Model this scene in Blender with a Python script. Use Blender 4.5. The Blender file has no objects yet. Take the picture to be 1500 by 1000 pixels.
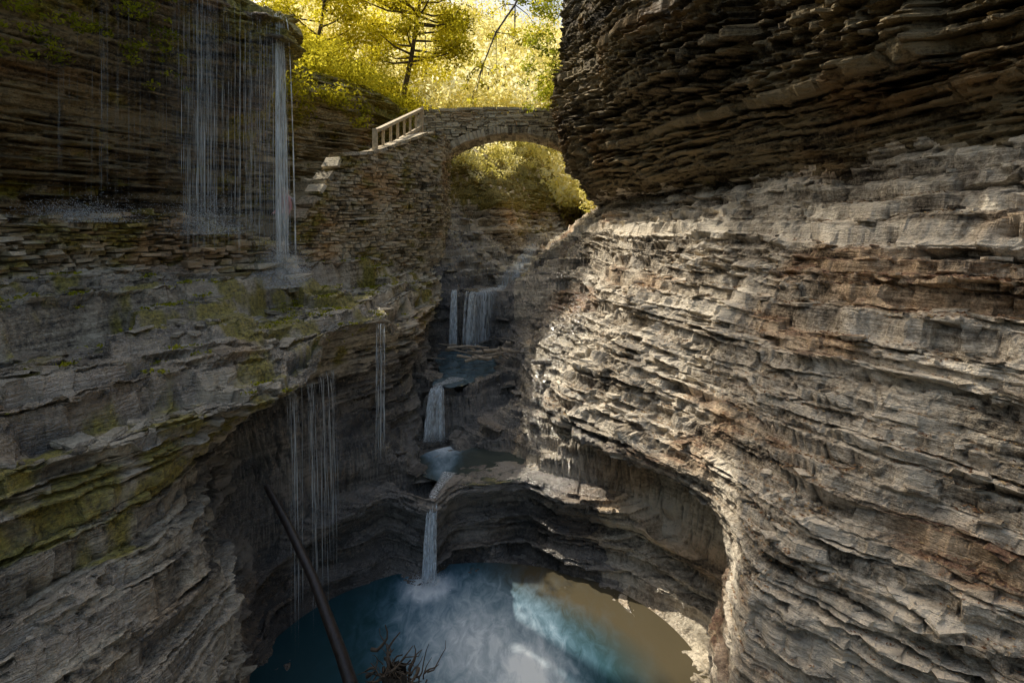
import bpy, math, numpy as np
from mathutils import Vector
rng=np.random.default_rng(7)
scene=bpy.context.scene
CAM=np.array([0,0,7.0])
# ---------------------------------------------------------------- noise
def h3(i,j,k):
    i=i.astype(np.int64)&0xffffffff;j=j.astype(np.int64)&0xffffffff;k=k.astype(np.int64)&0xffffffff
    h=(i*374761393+j*668265263+k*2147483647+1013904223)&0xffffffff
    h=((h^(h>>13))*1274126177)&0xffffffff
    h=((h^(h>>16))*2246822519)&0xffffffff
    return ((h^(h>>15))&0xffffff)/float(0xffffff)
def vn(x,y,z):
    x,y,z=np.broadcast_arrays(np.asarray(x,float),np.asarray(y,float),np.asarray(z,float))
    xi=np.floor(x);yi=np.floor(y);zi=np.floor(z)
    fx=x-xi;fy=y-yi;fz=z-zi
    fx=fx*fx*(3-2*fx);fy=fy*fy*(3-2*fy);fz=fz*fz*(3-2*fz)
    r=0
    for a in (0,1):
        wx=fx if a else 1-fx
        for b in (0,1):
            wy=fy if b else 1-fy
            for c in (0,1):
                wz=fz if c else 1-fz
                r=r+wx*wy*wz*h3(xi+a,yi+b,zi+c)
    return r*2-1
def fbm(x,y,z,o=3):
    s=0;a=1;t=0
    for q in range(o):
        s=s+a*vn(x*2**q+q*13.7,y*2**q-q*7.1,z*2**q+q*3.3);t+=a;a*=.5
    return s/t
def sst(a,b,x):
    t=np.clip((x-a)/(b-a),0,1);return t*t*(3-2*t)
# ---------------------------------------------------------------- strata
th=np.where(rng.random(700)<.16,rng.uniform(.14,.3,700),rng.uniform(.028,.095,700))
B=-3+np.concatenate([[0],np.cumsum(th)]);RL=rng.uniform(-1,1,701)
th2=rng.uniform(.4,1.1,120);B2=-3+np.concatenate([[0],np.cumsum(th2)]);RL2=rng.uniform(-1,1,121)
def strata(P,N,amp,terr,low=1.0,ragged=1.0,coarse=2,cthr=0.0):
    x,y,z=P[...,0],P[...,1],P[...,2]
    warp=.25*fbm(x*.22,y*.22,0*x+1.5,2)+.035*vn(x*1.4,y*1.4,z*.5)
    zz=z+warp
    i=np.clip(np.searchsorted(B,zz)-1,0,699);t=np.clip((zz-B[i])/(B[i+1]-B[i]),0,1)
    i2=np.clip(np.searchsorted(B2,zz)-1,0,119)
    n1=vn(x*.7,y*.7,i*7.31);n1b=vn(x*2.3+5,y*2.3,i*3.7);n1c=vn(x*6+5,y*6,i*5.7);n1d=vn(x*15,y*15,i*2.3)
    wx=x+.5*vn(x*1.1,y*1.1,i*.7);wy=y+.5*vn(x*1.1+9,y*1.1,i*.7)
    an=RL[i]*1.2;ca,sa=np.cos(an),np.sin(an)
    n2=h3(np.floor((wx*ca+wy*sa)*(1.1+.8*(RL[i]>0))+RL[i]*9),np.floor((wy*ca-wx*sa)*1.3),i)*2-1
    n2b=h3(np.floor((x*ca-y*sa)*3.1+.4*n1c),np.floor((y*ca+x*sa)*2.7),i)*2-1
    n3=vn(x*.45,y*.45,i2*5.9)
    lo=fbm(x*.3,y*.3,z*.35,3)
    fi=vn(x*9,y*9,z*22)
    mass=.55+.85*sst(-.35,.35,fbm(x*.35+7,y*.35,z*.5,2))
    edge=1-np.abs(2*t-1)**8
    d=amp*mass*(.3*RL[i]+.5*n1+.45*n1b+(.26*n1c+.12*n1d)*ragged+.34*n2+.2*n2b*ragged+.5*n3+.3*RL2[i2])+low*.35*lo+.02*fi*ragged-.075*(1-edge)*mass
    out=P.copy()
    out[...,0]+=N[...,0]*d*1.0;out[...,1]+=N[...,1]*d*1.0;out[...,2]+=N[...,2]*d*.25
    w=terr*np.clip(N[...,2]*1.3,0,1)
    S=sst(.72,1.0,t)*(B[i+1]-B[i])+B[i]
    b3=B[::coarse];zz3=zz+.06*n1b*(coarse>2);i3=np.clip(np.searchsorted(b3,zz3)-1,0,len(b3)-2);t3=np.clip((zz3-b3[i3])/(b3[i3+1]-b3[i3]),0,1)
    S3=sst(.8,1.0,t3)*(b3[i3+1]-b3[i3])+b3[i3]
    m=(vn(x*.7,y*.7,z*0+4)>cthr)
    S=np.where(m,S3,S)
    out[...,2]+=(S-zz)*w+ w*.022*vn(x*6,y*6,z*0)+w*.03*(n2+.6*n2b)+w*.014*vn(x*19,y*19,z*0)
    tone=np.clip(.5+.28*RL[i]+.16*n2+.1*n2b+.2*RL2[i2]+.12*n1b,0,1)
    return out,tone,1-edge
def rock_attrs(V,tone,crev,wet_shade,moss):
    x,y,z=V[...,0],V[...,1],V[...,2]
    blot=fbm(x*1.0+3,y*1.0,z*1.4,4)
    stain=sst(.1,.45,fbm(x*.45,y*.45+8,z*1.1,3))
    wet_shade=np.clip(wet_shade*(.45+.55*sst(-.3,.15,fbm(x*1.2,y*1.2+4,z*2.6,3))),0,1)
    moss=sst(.5,.74,moss+.85*fbm(x*2.4,y*2.4,z*3,4))
    return {'tone':tone*.6+.38*blot+.17,'crev':crev,'wet_shade':wet_shade,'moss':moss,'stain':stain}
# ---------------------------------------------------------------- mesh helpers
def grid_mesh(name,V,attrs=None,mat=None,smooth=False,flip=False):
    n,m=V.shape[:2]
    idx=np.arange(n*m).reshape(n,m)
    q=np.stack([idx[:-1,:-1],idx[1:,:-1],idx[1:,1:],idx[:-1,1:]],-1).reshape(-1,4)
    if flip:q=q[:,::-1]
    return raw_mesh(name,V.reshape(-1,3),q,attrs,mat,smooth)
def raw_mesh(name,V,F,attrs=None,mat=None,smooth=False):
    V=np.ascontiguousarray(V,dtype=np.float32);F=np.ascontiguousarray(F,dtype=np.int32)
    me=bpy.data.meshes.new(name);k=F.shape[1]
    me.vertices.add(len(V));me.vertices.foreach_set('co',V.ravel())
    me.loops.add(F.size);me.loops.foreach_set('vertex_index',F.ravel())
    me.polygons.add(len(F));me.polygons.foreach_set('loop_start',np.arange(0,F.size,k,dtype=np.int32))
    try: me.polygons.foreach_set('loop_total',np.full(len(F),k,dtype=np.int32))
    except Exception: pass
    me.update(calc_edges=True)
    me.polygons.foreach_set('use_smooth',np.full(len(F),smooth))
    for nm,a in (attrs or {}).items():
        at=me.attributes.new(nm,'FLOAT','POINT');at.data.foreach_set('value',np.ascontiguousarray(a,dtype=np.float32).ravel())
    ob=bpy.data.objects.new(name,me);scene.collection.objects.link(ob)
    if mat:me.materials.append(mat)
    return ob
def hermite(A,u,s):
    A=np.asarray(A,float);u=np.asarray(u,float)
    M=np.empty_like(A);sh=(-1,)+(1,)*(A.ndim-1)
    M[1:-1]=(A[2:]-A[:-2])/(u[2:]-u[:-2]).reshape(sh)
    M[0]=(A[1]-A[0])/(u[1]-u[0]);M[-1]=(A[-1]-A[-2])/(u[-1]-u[-2])
    i=np.clip(np.searchsorted(u,s,side='right')-1,0,len(u)-2)
    h=(u[i+1]-u[i]).reshape(sh);t=((s-u[i])/(u[i+1]-u[i])).reshape(sh)
    cu=(2*t**3-3*t**2+1)*A[i]+(t**3-2*t**2+t)*h*M[i]+(-2*t**3+3*t**2)*A[i+1]+(t**3-t**2)*h*M[i+1]
    li=A[i]*(1-t)+A[i+1]*t
    return cu*.75+li*.25
def normals(V):
    a=np.gradient(V,axis=0);b=np.gradient(V,axis=1)
    n=np.cross(a,b);n/=np.maximum(np.linalg.norm(n,axis=-1,keepdims=True),1e-9);return n
def loft(ctrl,nk,res=.0034,toward=(0,12,7),mi=None):
    ctrl=np.asarray(ctrl,float);S,K,_=ctrl.shape
    mid=ctrl[:,K//2+1 if mi is None else mi]
    ch=np.concatenate([[0],np.cumsum(np.maximum(np.linalg.norm(np.diff(mid,axis=0),axis=1),.1))])
    s=[0.0]
    while s[-1]<ch[-1]:
        p=np.array([np.interp(s[-1],ch,mid[:,q]) for q in range(3)])
        s.append(s[-1]+max(.02,res*max(4,np.linalg.norm(p-CAM))*(4 if p[1]<2 else 1)))
    s=np.clip(np.array(s),0,ch[-1]-1e-6)
    ks=np.concatenate([np.linspace(q,q+1,n,endpoint=False) for q,n in enumerate(nk)]+[[len(nk)-1e-6]])
    A=hermite(ctrl.transpose(1,0,2),np.arange(K),ks)
    V=hermite(A.transpose(1,0,2),ch,s)
    N=normals(V);c=np.array(toward)-V
    fl=np.mean(np.sum(N*c,-1))<0
    if fl:N=-N
    return V,N,fl
# ---------------------------------------------------------------- materials
def newmat(n):
    m=bpy.data.materials.new(n);m.use_nodes=True;nt=m.node_tree;nt.nodes.clear();return m,nt
def N_(nt,t,**k):
    n=nt.nodes.new(t)
    for a,b in k.items():
        setattr(n,a,b)
    return n
def noise(nt,vec,scale,detail=4,rough=.6):
    n=N_(nt,'ShaderNodeTexNoise');n.inputs['Scale'].default_value=scale;n.inputs['Detail'].default_value=detail;n.inputs['Roughness'].default_value=rough
    nt.links.new(vec,n.inputs['Vector']);return n.outputs['Fac']
def mapping(nt,vec,sc):
    n=N_(nt,'ShaderNodeMapping');n.inputs['Scale'].default_value=sc;nt.links.new(vec,n.inputs['Vector']);return n.outputs[0]
def ramp(nt,f,stops):
    n=N_(nt,'ShaderNodeValToRGB');e=n.color_ramp.elements
    while len(e)<len(stops):e.new(.5)
    for q,(p,c) in enumerate(stops):e[q].position=p;e[q].color=(*c,1) if len(c)==3 else c
    nt.links.new(f,n.inputs[0]);return n.outputs[0]
def math_(nt,op,a,b=None,c=None,clamp=False):
    n=N_(nt,'ShaderNodeMath',operation=op,use_clamp=clamp)
    for q,v in enumerate((a,b,c)):
        if v is None:continue
        if isinstance(v,(int,float)):n.inputs[q].default_value=v
        else:nt.links.new(v,n.inputs[q])
    return n.outputs[0]
def mixc(nt,f,a,b,bt='MIX'):
    n=N_(nt,'ShaderNodeMix',data_type='RGBA',blend_type=bt)
    for s,v in ((n.inputs[0],f),(n.inputs[6],a),(n.inputs[7],b)):
        if isinstance(v,(int,float)):s.default_value=v
        elif isinstance(v,tuple):s.default_value=(*v,1)
        else:nt.links.new(v,s)
    return n.outputs[2]
def mixf(nt,f,a,b):
    n=N_(nt,'ShaderNodeMix',data_type='FLOAT')
    for s,v in ((n.inputs[0],f),(n.inputs[2],a),(n.inputs[3],b)):
        if isinstance(v,(int,float)):s.default_value=v
        else:nt.links.new(v,s)
    return n.outputs[0]
def attr(nt,n):
    a=N_(nt,'ShaderNodeAttribute');a.attribute_name=n;return a.outputs['Fac']
def rock_mat(name,dark,mid,light,litter=False,wetcol=(.36,.345,.33)):
    m,nt=newmat(name);L=nt.links
    out=N_(nt,'ShaderNodeOutputMaterial');bs=N_(nt,'ShaderNodeBsdfPrincipled');L.new(bs.outputs[0],out.inputs[0])
    g=N_(nt,'ShaderNodeNewGeometry');pos=g.outputs['Position']
    band=noise(nt,mapping(nt,pos,(.7,.7,11)),1.0,4,.65)
    fine=noise(nt,pos,14,4,.75)
    v=math_(nt,'MULTIPLY_ADD',band,1.0,-.25);v=math_(nt,'ADD',attr(nt,'tone'),v)
    v=math_(nt,'MULTIPLY_ADD',math_(nt,'SUBTRACT',fine,.5),1.2,v)
    v=math_(nt,'SUBTRACT',v,.12)
    col=ramp(nt,v,[(.17,dark),(.44,mid),(.77,light)])
    col=mixc(nt,math_(nt,'MULTIPLY',attr(nt,'stain'),.6),col,mixc(nt,1.0,col,(.95,.68,.42),'MULTIPLY'))
    col=mixc(nt,math_(nt,'MULTIPLY',attr(nt,'crev'),.8),col,(.022,.018,.013))
    wet_shade=attr(nt,'wet_shade')
    col=mixc(nt,math_(nt,'MULTIPLY',wet_shade,.95),col,mixc(nt,1.0,col,wetcol,'MULTIPLY'))
    mf=attr(nt,'moss')
    mcol=ramp(nt,fine,[(.35,(.08,.075,.01)),(.62,(.5,.41,.055))])
    col=mixc(nt,math_(nt,'MULTIPLY',mf,.85),col,mcol)
    if litter:
        sep=N_(nt,'ShaderNodeSeparateXYZ');L.new(g.outputs['Normal'],sep.inputs[0])
        up=ramp(nt,sep.outputs[2],[(.6,(0,0,0)),(.9,(1,1,1))])
        lc=ramp(nt,fine,[(.35,(.1,.06,.04)),(.5,(.26,.15,.1)),(.65,(.45,.32,.2))])
        col=mixc(nt,math_(nt,'MULTIPLY',up,attr(nt,'stain')),col,lc)
    L.new(col,bs.inputs['Base Color'])
    rg=mixf(nt,wet_shade,.8,math_(nt,'MULTIPLY_ADD',fine,.45,-.05));rg=mixf(nt,math_(nt,'MULTIPLY',mf,.8),rg,.9)
    L.new(rg,bs.inputs['Roughness'])
    L.new(math_(nt,'MULTIPLY_ADD',wet_shade,.7,.3),bs.inputs['Specular IOR Level'])
    L.new(math_(nt,'MULTIPLY',wet_shade,math_(nt,'SUBTRACT',1.0,math_(nt,'MULTIPLY',mf,.8))),bs.inputs['Coat Weight']);bs.inputs['Coat Roughness'].default_value=.16;bs.inputs['Coat IOR'].default_value=1.9
    b1=noise(nt,mapping(nt,pos,(4,4,32)),1.0,3,.7);b2=noise(nt,pos,24,3,.7)
    hh=math_(nt,'MULTIPLY_ADD',b1,.7,math_(nt,'MULTIPLY',b2,.5))
    bp=N_(nt,'ShaderNodeBump');bp.inputs['Strength'].default_value=1.0;bp.inputs['Distance'].default_value=.1
    L.new(hh,bp.inputs['Height']);L.new(bp.outputs[0],bs.inputs['Normal']);L.new(bp.outputs[0],bs.inputs['Coat Normal'])
    return m
M_rock=rock_mat('layered_shale',(.05,.04,.027),(.45,.38,.27),(.9,.8,.62),wetcol=(.5,.48,.46))
M_rockR=rock_mat('layered_shale_dry',(.055,.044,.032),(.43,.365,.275),(.9,.81,.66),litter=True)
M_rockD=rock_mat('shade_toned_cliff_rock',(.012,.0095,.006),(.08,.06,.034),(.3,.235,.13))  # shade on the upper right cliff is put into these dark colours
M_wetShade=rock_mat('wet_shade_toned_shale',(.02,.018,.016),(.19,.17,.14),(.52,.47,.4),wetcol=(.34,.34,.35))  # wet shale, darkened further to paint in the shade of undercuts
M_stone=rock_mat('masonry_stone',(.09,.075,.05),(.5,.42,.29),(.88,.77,.57))
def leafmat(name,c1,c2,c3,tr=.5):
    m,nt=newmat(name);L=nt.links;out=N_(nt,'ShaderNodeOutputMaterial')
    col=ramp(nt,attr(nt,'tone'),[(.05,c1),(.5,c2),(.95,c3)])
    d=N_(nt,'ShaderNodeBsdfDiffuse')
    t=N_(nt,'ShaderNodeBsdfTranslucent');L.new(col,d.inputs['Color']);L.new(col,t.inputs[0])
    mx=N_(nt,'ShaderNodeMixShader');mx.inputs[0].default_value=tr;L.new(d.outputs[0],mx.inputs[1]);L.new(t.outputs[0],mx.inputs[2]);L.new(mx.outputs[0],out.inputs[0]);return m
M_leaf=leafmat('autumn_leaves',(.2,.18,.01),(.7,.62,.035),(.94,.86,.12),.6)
M_leafB=leafmat('distant_leaves',(.5,.45,.09),(.95,.86,.33),(.98,.95,.68),.6)
M_leafG=leafmat('green_leaves',(.12,.14,.012),(.4,.42,.03),(.68,.64,.06),.6)
M_litter=leafmat('fallen_leaf',(.14,.07,.04),(.32,.18,.1),(.5,.36,.18),.1)
M_drop=leafmat('spray_droplets',(.8,.88,.95),(.85,.9,.96),(.9,.95,1),.5)
def simple(name,c,r=.7,sc=8,var=.35,stretch=(1,1,1)):
    m,nt=newmat(name);L=nt.links;out=N_(nt,'ShaderNodeOutputMaterial');bs=N_(nt,'ShaderNodeBsdfPrincipled');L.new(bs.outputs[0],out.inputs[0])
    tc=N_(nt,'ShaderNodeTexCoord');n=noise(nt,mapping(nt,tc.outputs['Object'],stretch),sc,4,.65)
    L.new(ramp(nt,n,[(.3,tuple(q*(1-var) for q in c)),(.7,tuple(min(1,q*(1+var)) for q in c))]),bs.inputs['Base Color']);bs.inputs['Roughness'].default_value=r
    bp=N_(nt,'ShaderNodeBump');bp.inputs['Strength'].default_value=.5;bp.inputs['Distance'].default_value=.02;L.new(n,bp.inputs['Height']);L.new(bp.outputs[0],bs.inputs['Normal']);return m
M_bark=simple('bark',(.08,.06,.042),.8,10,.5,(3,3,.6))
M_log=simple('wet_log',(.035,.026,.022),.3,12,.5,(2,2,.6))
M_drift=simple('driftwood',(.36,.3,.23),.7,10,.4)
M_rail=simple('weathered_timber',(.55,.45,.3),.75,10,.3)
def fall_mat(name,dens,lo=.3,hi=.62,col=(.88,.95,1.0)):
    m,nt=newmat(name);L=nt.links;out=N_(nt,'ShaderNodeOutputMaterial')
    bs=N_(nt,'ShaderNodeBsdfPrincipled');bs.inputs['Base Color'].default_value=(*col,1);bs.inputs['Roughness'].default_value=.35
    tl=N_(nt,'ShaderNodeBsdfTranslucent');tl.inputs[0].default_value=(*col,1)
    mm=N_(nt,'ShaderNodeMixShader');mm.inputs[0].default_value=.45;L.new(bs.outputs[0],mm.inputs[1]);L.new(tl.outputs[0],mm.inputs[2])
    tr=N_(nt,'ShaderNodeBsdfTransparent');g=N_(nt,'ShaderNodeNewGeometry')
    n=noise(nt,mapping(nt,g.outputs['Position'],(18,18,.8)),1.6,3,.6)
    a=math_(nt,'MULTIPLY',ramp(nt,n,[(lo,(.1,.1,.1)),(hi,(1,1,1))]),attr(nt,'dens'));a=math_(nt,'MULTIPLY',a,dens,clamp=True)
    mx=N_(nt,'ShaderNodeMixShader');L.new(a,mx.inputs[0]);L.new(tr.outputs[0],mx.inputs[1]);L.new(mm.outputs[0],mx.inputs[2]);L.new(mx.outputs[0],out.inputs[0]);return m
M_fall=fall_mat('falling_water',1.25,.36,.64);M_veil=fall_mat('thin_falling_water',1.05,.4,.68)
def water_mat(name,deep,shallow,foam_glare_col):
    m,nt=newmat(name);L=nt.links;out=N_(nt,'ShaderNodeOutputMaterial');bs=N_(nt,'ShaderNodeBsdfPrincipled');L.new(bs.outputs[0],out.inputs[0])
    g=N_(nt,'ShaderNodeNewGeometry');pos=g.outputs['Position']
    f=attr(nt,'foam_glare')
    wv=N_(nt,'ShaderNodeTexNoise');wv.inputs['Scale'].default_value=1.0;wv.inputs['Detail'].default_value=6;wv.inputs['Roughness'].default_value=.65;wv.inputs['Distortion'].default_value=.7
    mp=N_(nt,'ShaderNodeMapping');mp.inputs['Scale'].default_value=(5,2.5,1);mp.inputs['Rotation'].default_value=(0,0,math.radians(-28));L.new(pos,mp.inputs['Vector'])
    L.new(mp.outputs[0],wv.inputs['Vector'])
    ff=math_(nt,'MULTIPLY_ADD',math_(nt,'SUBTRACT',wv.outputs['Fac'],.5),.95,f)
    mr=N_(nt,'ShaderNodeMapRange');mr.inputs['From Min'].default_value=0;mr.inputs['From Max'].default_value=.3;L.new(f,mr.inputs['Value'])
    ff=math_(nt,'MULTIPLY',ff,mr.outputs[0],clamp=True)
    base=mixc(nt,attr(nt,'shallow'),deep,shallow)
    fc=mixc(nt,math_(nt,'POWER',ff,1.1),(.17,.42,.66),foam_glare_col)
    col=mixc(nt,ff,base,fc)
    L.new(col,bs.inputs['Base Color']);bs.inputs['IOR'].default_value=1.33
    L.new(math_(nt,'MULTIPLY_ADD',ff,.3,.04),bs.inputs['Roughness'])
    bp=N_(nt,'ShaderNodeBump');bp.inputs['Strength'].default_value=.3;bp.inputs['Distance'].default_value=.05
    L.new(noise(nt,pos,3.5,3,.55),bp.inputs['Height']);L.new(bp.outputs[0],bs.inputs['Normal']);return m
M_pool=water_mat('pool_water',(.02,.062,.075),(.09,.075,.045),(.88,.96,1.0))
# ---------------------------------------------------------------- RIGHT WALL
def R(Y,k2,k3,k4,k5,k6,k7,k8,k9,top=(0,13.6)):
    k1=(k2[0]+top[0]+.3,top[1])
    pts=[(70,34),(k1[0]+13,21.5),(k1[0]+3.2,16.6),k1,k2,(k2[0]*.45+k3[0]*.55+.1,k3[1]+.75),k3,k4,((k4[0]+k5[0])/2-.12,(k4[1]+k5[1])/2),k5,k6,k7,k8,k9]
    return [(x,Y,z) for x,z in pts]
ctrlR=[
 R(-6,(8.8,10.5),(10.8,8.4),(10,6.7),(9.2,4.7),(8.4,2.8),(8.1,1.6),(7.8,.5),(7.5,-1)),
 R(2,(8.4,10.4),(9.9,8.35),(9.2,6.6),(8.4,4.6),(7.6,2.7),(7.3,1.6),(7.1,.5),(6.8,-1)),
 R(4.2,(7.7,10.4),(8.5,8.3),(7.8,6.6),(6.9,4.5),(5.9,2.7),(5.6,1.6),(5.4,.5),(5.1,-1)),
 R(5.7,(6.7,10.4),(7.4,8.2),(6.55,6.55),(5.5,4.4),(4.35,2.65),(4.0,1.5),(3.8,.5),(3.6,-1)),
 R(7,(5.9,10.3),(6.6,8.15),(5.7,6.5),(4.6,4.4),(3.1,2.65),(2.9,1.5),(2.75,.5),(2.6,-1)),
 R(8.5,(5.4,10.3),(6.3,8.1),(5.2,6.5),(4.0,4.6),(3.15,2.9),(3.3,1.6),(3.1,.5),(2.9,-1)),
 R(10,(5.0,10.4),(6.1,8.05),(4.9,6.5),(3.6,4.6),(2.5,2.65),(3.8,2.0),(3.9,.6),(3.6,-1)),
 R(11.4,(4.5,10.6),(5.8,8.05),(4.55,6.5),(3.1,4.6),(1.65,2.5),(3.1,2.0),(3.1,.9),(2.6,-1)),
 R(13,(3.9,10.8),(5.4,8.0),(4.1,6.5),(2.55,4.8),(.9,2.7),(1.4,1.95),(1.3,1.2),(1.0,-.2)),
 R(15,(3.0,11),(5.0,7.95),(3.7,6.6),(2.4,5.1),(1.2,3.3),(1.0,2.5),(.9,1.8),(.8,.5)),
 R(17.5,(2.3,11.4),(4.5,7.85),(3.3,6.7),(2.5,5.3),(1.5,3.9),(1.0,3.1),(.8,2.3),(.6,1.2),(0,14.5)),
 R(20,(1.6,11.8),(4.0,7.75),(3.05,6.7),(2.5,5.6),(1.6,4.7),(1.2,3.8),(1,3),(.8,2),(.5,15.5)),
 R(23,(2.3,11.2),(3.7,7.75),(2.95,6.8),(2.4,6.1),(1.9,5.6),(1.5,5),(1.4,4.5),(1.2,4),(1.0,15)),
 R(26,(3.0,11.4),(3.9,7.8),(3.3,7.1),(2.8,6.5),(2.3,6.1),(2.1,5.5),(2,5),(1.8,4.5),(1.6,14.5)),
 R(31,(4.6,12),(5.2,8.3),(4.4,7.8),(3.6,7.1),(3.0,6.5),(2.8,6),(2.7,5.5),(2.6,5),(2,15)),
 R(38,(8,13),(8.2,9.5),(7,8.7),(6,8),(5,7.1),(4.8,6.8),(4.6,6.3),(4.5,5.8),(2,16)),
 R(50,(14,15),(13,11),(12,10.3),(10,9.5),(9,8.5),(8.8,8),(8.6,7.5),(8.5,6),(2,18)),
]
V,Nn,fl=loft(ctrlR,[6,10,22,56,46,26,34,42,44,66,42,26,12],.0032,(0,12,7))
wgt=sst(22,16,V[...,2])
up=sst(8.3,9.6,V[...,2])
P2,tone,crev=strata(V,Nn,.2+.13*up,.9,1.0,1.0,3,.1)
bx=np.floor(V[...,1]*.45+.8*vn(V[...,1]*.3,V[...,2]*.3,0*up));bz=np.floor(V[...,2]*.55+.5*vn(V[...,1]*.4,0*up,V[...,2]*.4))
blk=(h3(bx,bz,0*bx)-.5)*.65*up
P2[...,0]-=blk*1.0
P2=V+(P2-V)*wgt[...,None]
x,y,z=V[...,0],V[...,1],V[...,2]
wet_shade=np.clip(1.3*sst(3.0,2.2,z)*sst(9,10,y)+.3*sst(3.2,1.5,z)+.8*sst(13.5,17,y)*sst(6,4,z)+.3*sst(.1,.4,fbm(x*.4,y*.4,z*.4)),0,1.3)  # wetness; first term also paints the undercut cavity's shade darker
moss=np.clip(-.1+.5*(z>9)*(Nn[...,2]>.5)+.1*(z>8)-.3*(z<8),-1,1)
moss=np.where(z>15.5,.9,moss)
objR=grid_mesh('right_gorge_wall',P2,rock_attrs(V,tone,crev,wet_shade,moss),M_rockR,flip=fl)
me=objR.data;me.materials.append(M_rockD);me.materials.append(M_wetShade)
cz=np.empty(len(me.polygons)*3,dtype=np.float32);me.polygons.foreach_get('center',cz);cz=cz.reshape(-1,3)
nz_=.3*vn(cz[:,0]*1.3,cz[:,1]*1.3,0*cz[:,0])+.12*vn(cz[:,0]*6,cz[:,1]*6,cz[:,2]*6)
me.polygons.foreach_set('material_index',np.where(cz[:,2]>8.1+nz_,1,np.where((cz[:,2]<2.35+nz_)&(cz[:,1]>9.0),2,0)).astype(np.int32))  # upper cliff and undercut cavity get the colours with painted shade
# ---------------------------------------------------------------- LEFT UPPER CLIFF
plan=[(-9.6,-6),(-9.4,3),(-8.9,7),(-7.8,10),(-6.75,11.9),(-5.65,13.1),(-5.9,14.4),(-7.9,16.5),(-8.7,19),(-7.8,22),(-6.0,24.5),(-5.0,27.5),(-4.6,31),(-4,36),(-1,44),(4,56)]
lipz=[14,13.5,13.2,12.9,12.3,11.9,12.3,13,13.2,13.0,12.8,12.6,12.6,13.5,15,17]
ov=[1.2,1.2,1.2,1.3,1.5,1.7,1.3,.8,.5,.3,.2,.1,.1,.1,.1,.1]
ctrlL=[]
pl=np.array(plan,float);tn=np.gradient(pl,axis=0);tn/=np.linalg.norm(tn,axis=1,keepdims=True)
for q,(px,py) in enumerate(plan):
    o=np.array([tn[q,1],-tn[q,0]])
    if q in(4,5,6):o=np.array([.75,-.66])if q<6 else np.array([.95,-.1])
    def pt(d,z,q=q,o=o,px=px,py=py):return (px+o[0]*d,py+o[1]*d,z)
    l=lipz[q]
    ctrlL.append([(px-70,py+10,30),(px-14,py+3,l+5),pt(-4.0,l+1.2),pt(-.7,l+.45),pt(0,l),pt(.05,l-.7),pt(-.45*ov[q]-.1,l-1.7),pt(-.8*ov[q]-.2,9.6),pt(-1.1*ov[q]-.2,8.3),pt(-1.25*ov[q]-.2,7.2),pt(-1.1*ov[q],5.6),pt(-.9*ov[q],4.5)])
V,Nn,fl=loft(ctrlL,[5,14,26,18,24,34,44,40,34,26,6],.0038,(0,12,8))
wgt=sst(22,15.5,V[...,2])
P2,tone,crev=strata(V,Nn,.26,.6)
P2=V+(P2-V)*wgt[...,None]
x,y,z=V[...,0],V[...,1],V[...,2]
moss=np.clip(.36+.5*fbm(x*.4,y*.4,z*.3)+.3*(Nn[...,2]>.4)+.35*sst(9.5,12.5,z),0,1)
moss=np.where(z>14,1,moss)
wet_shade=np.clip(.7*np.exp(-((x+6.2)**2+(y-12.8)**2)/5),0,1)
M_rockDL=rock_mat('shade_toned_mossy_cliff',(.016,.012,.008),(.11,.082,.046),(.4,.31,.17))  # darker copy of the mossy rock, the near cliff's shade painted in
objL=grid_mesh('left_cliff',P2,rock_attrs(V,tone,crev,wet_shade,moss),M_rockDL,flip=fl)
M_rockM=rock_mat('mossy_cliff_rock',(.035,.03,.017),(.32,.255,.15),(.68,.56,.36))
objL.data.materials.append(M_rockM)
me=objL.data;cz=np.empty(len(me.polygons)*3,dtype=np.float32);me.polygons.foreach_get('center',cz);cz=cz.reshape(-1,3)
me.polygons.foreach_set('material_index',(cz[:,1]>15.2).astype(np.int32))
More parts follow.
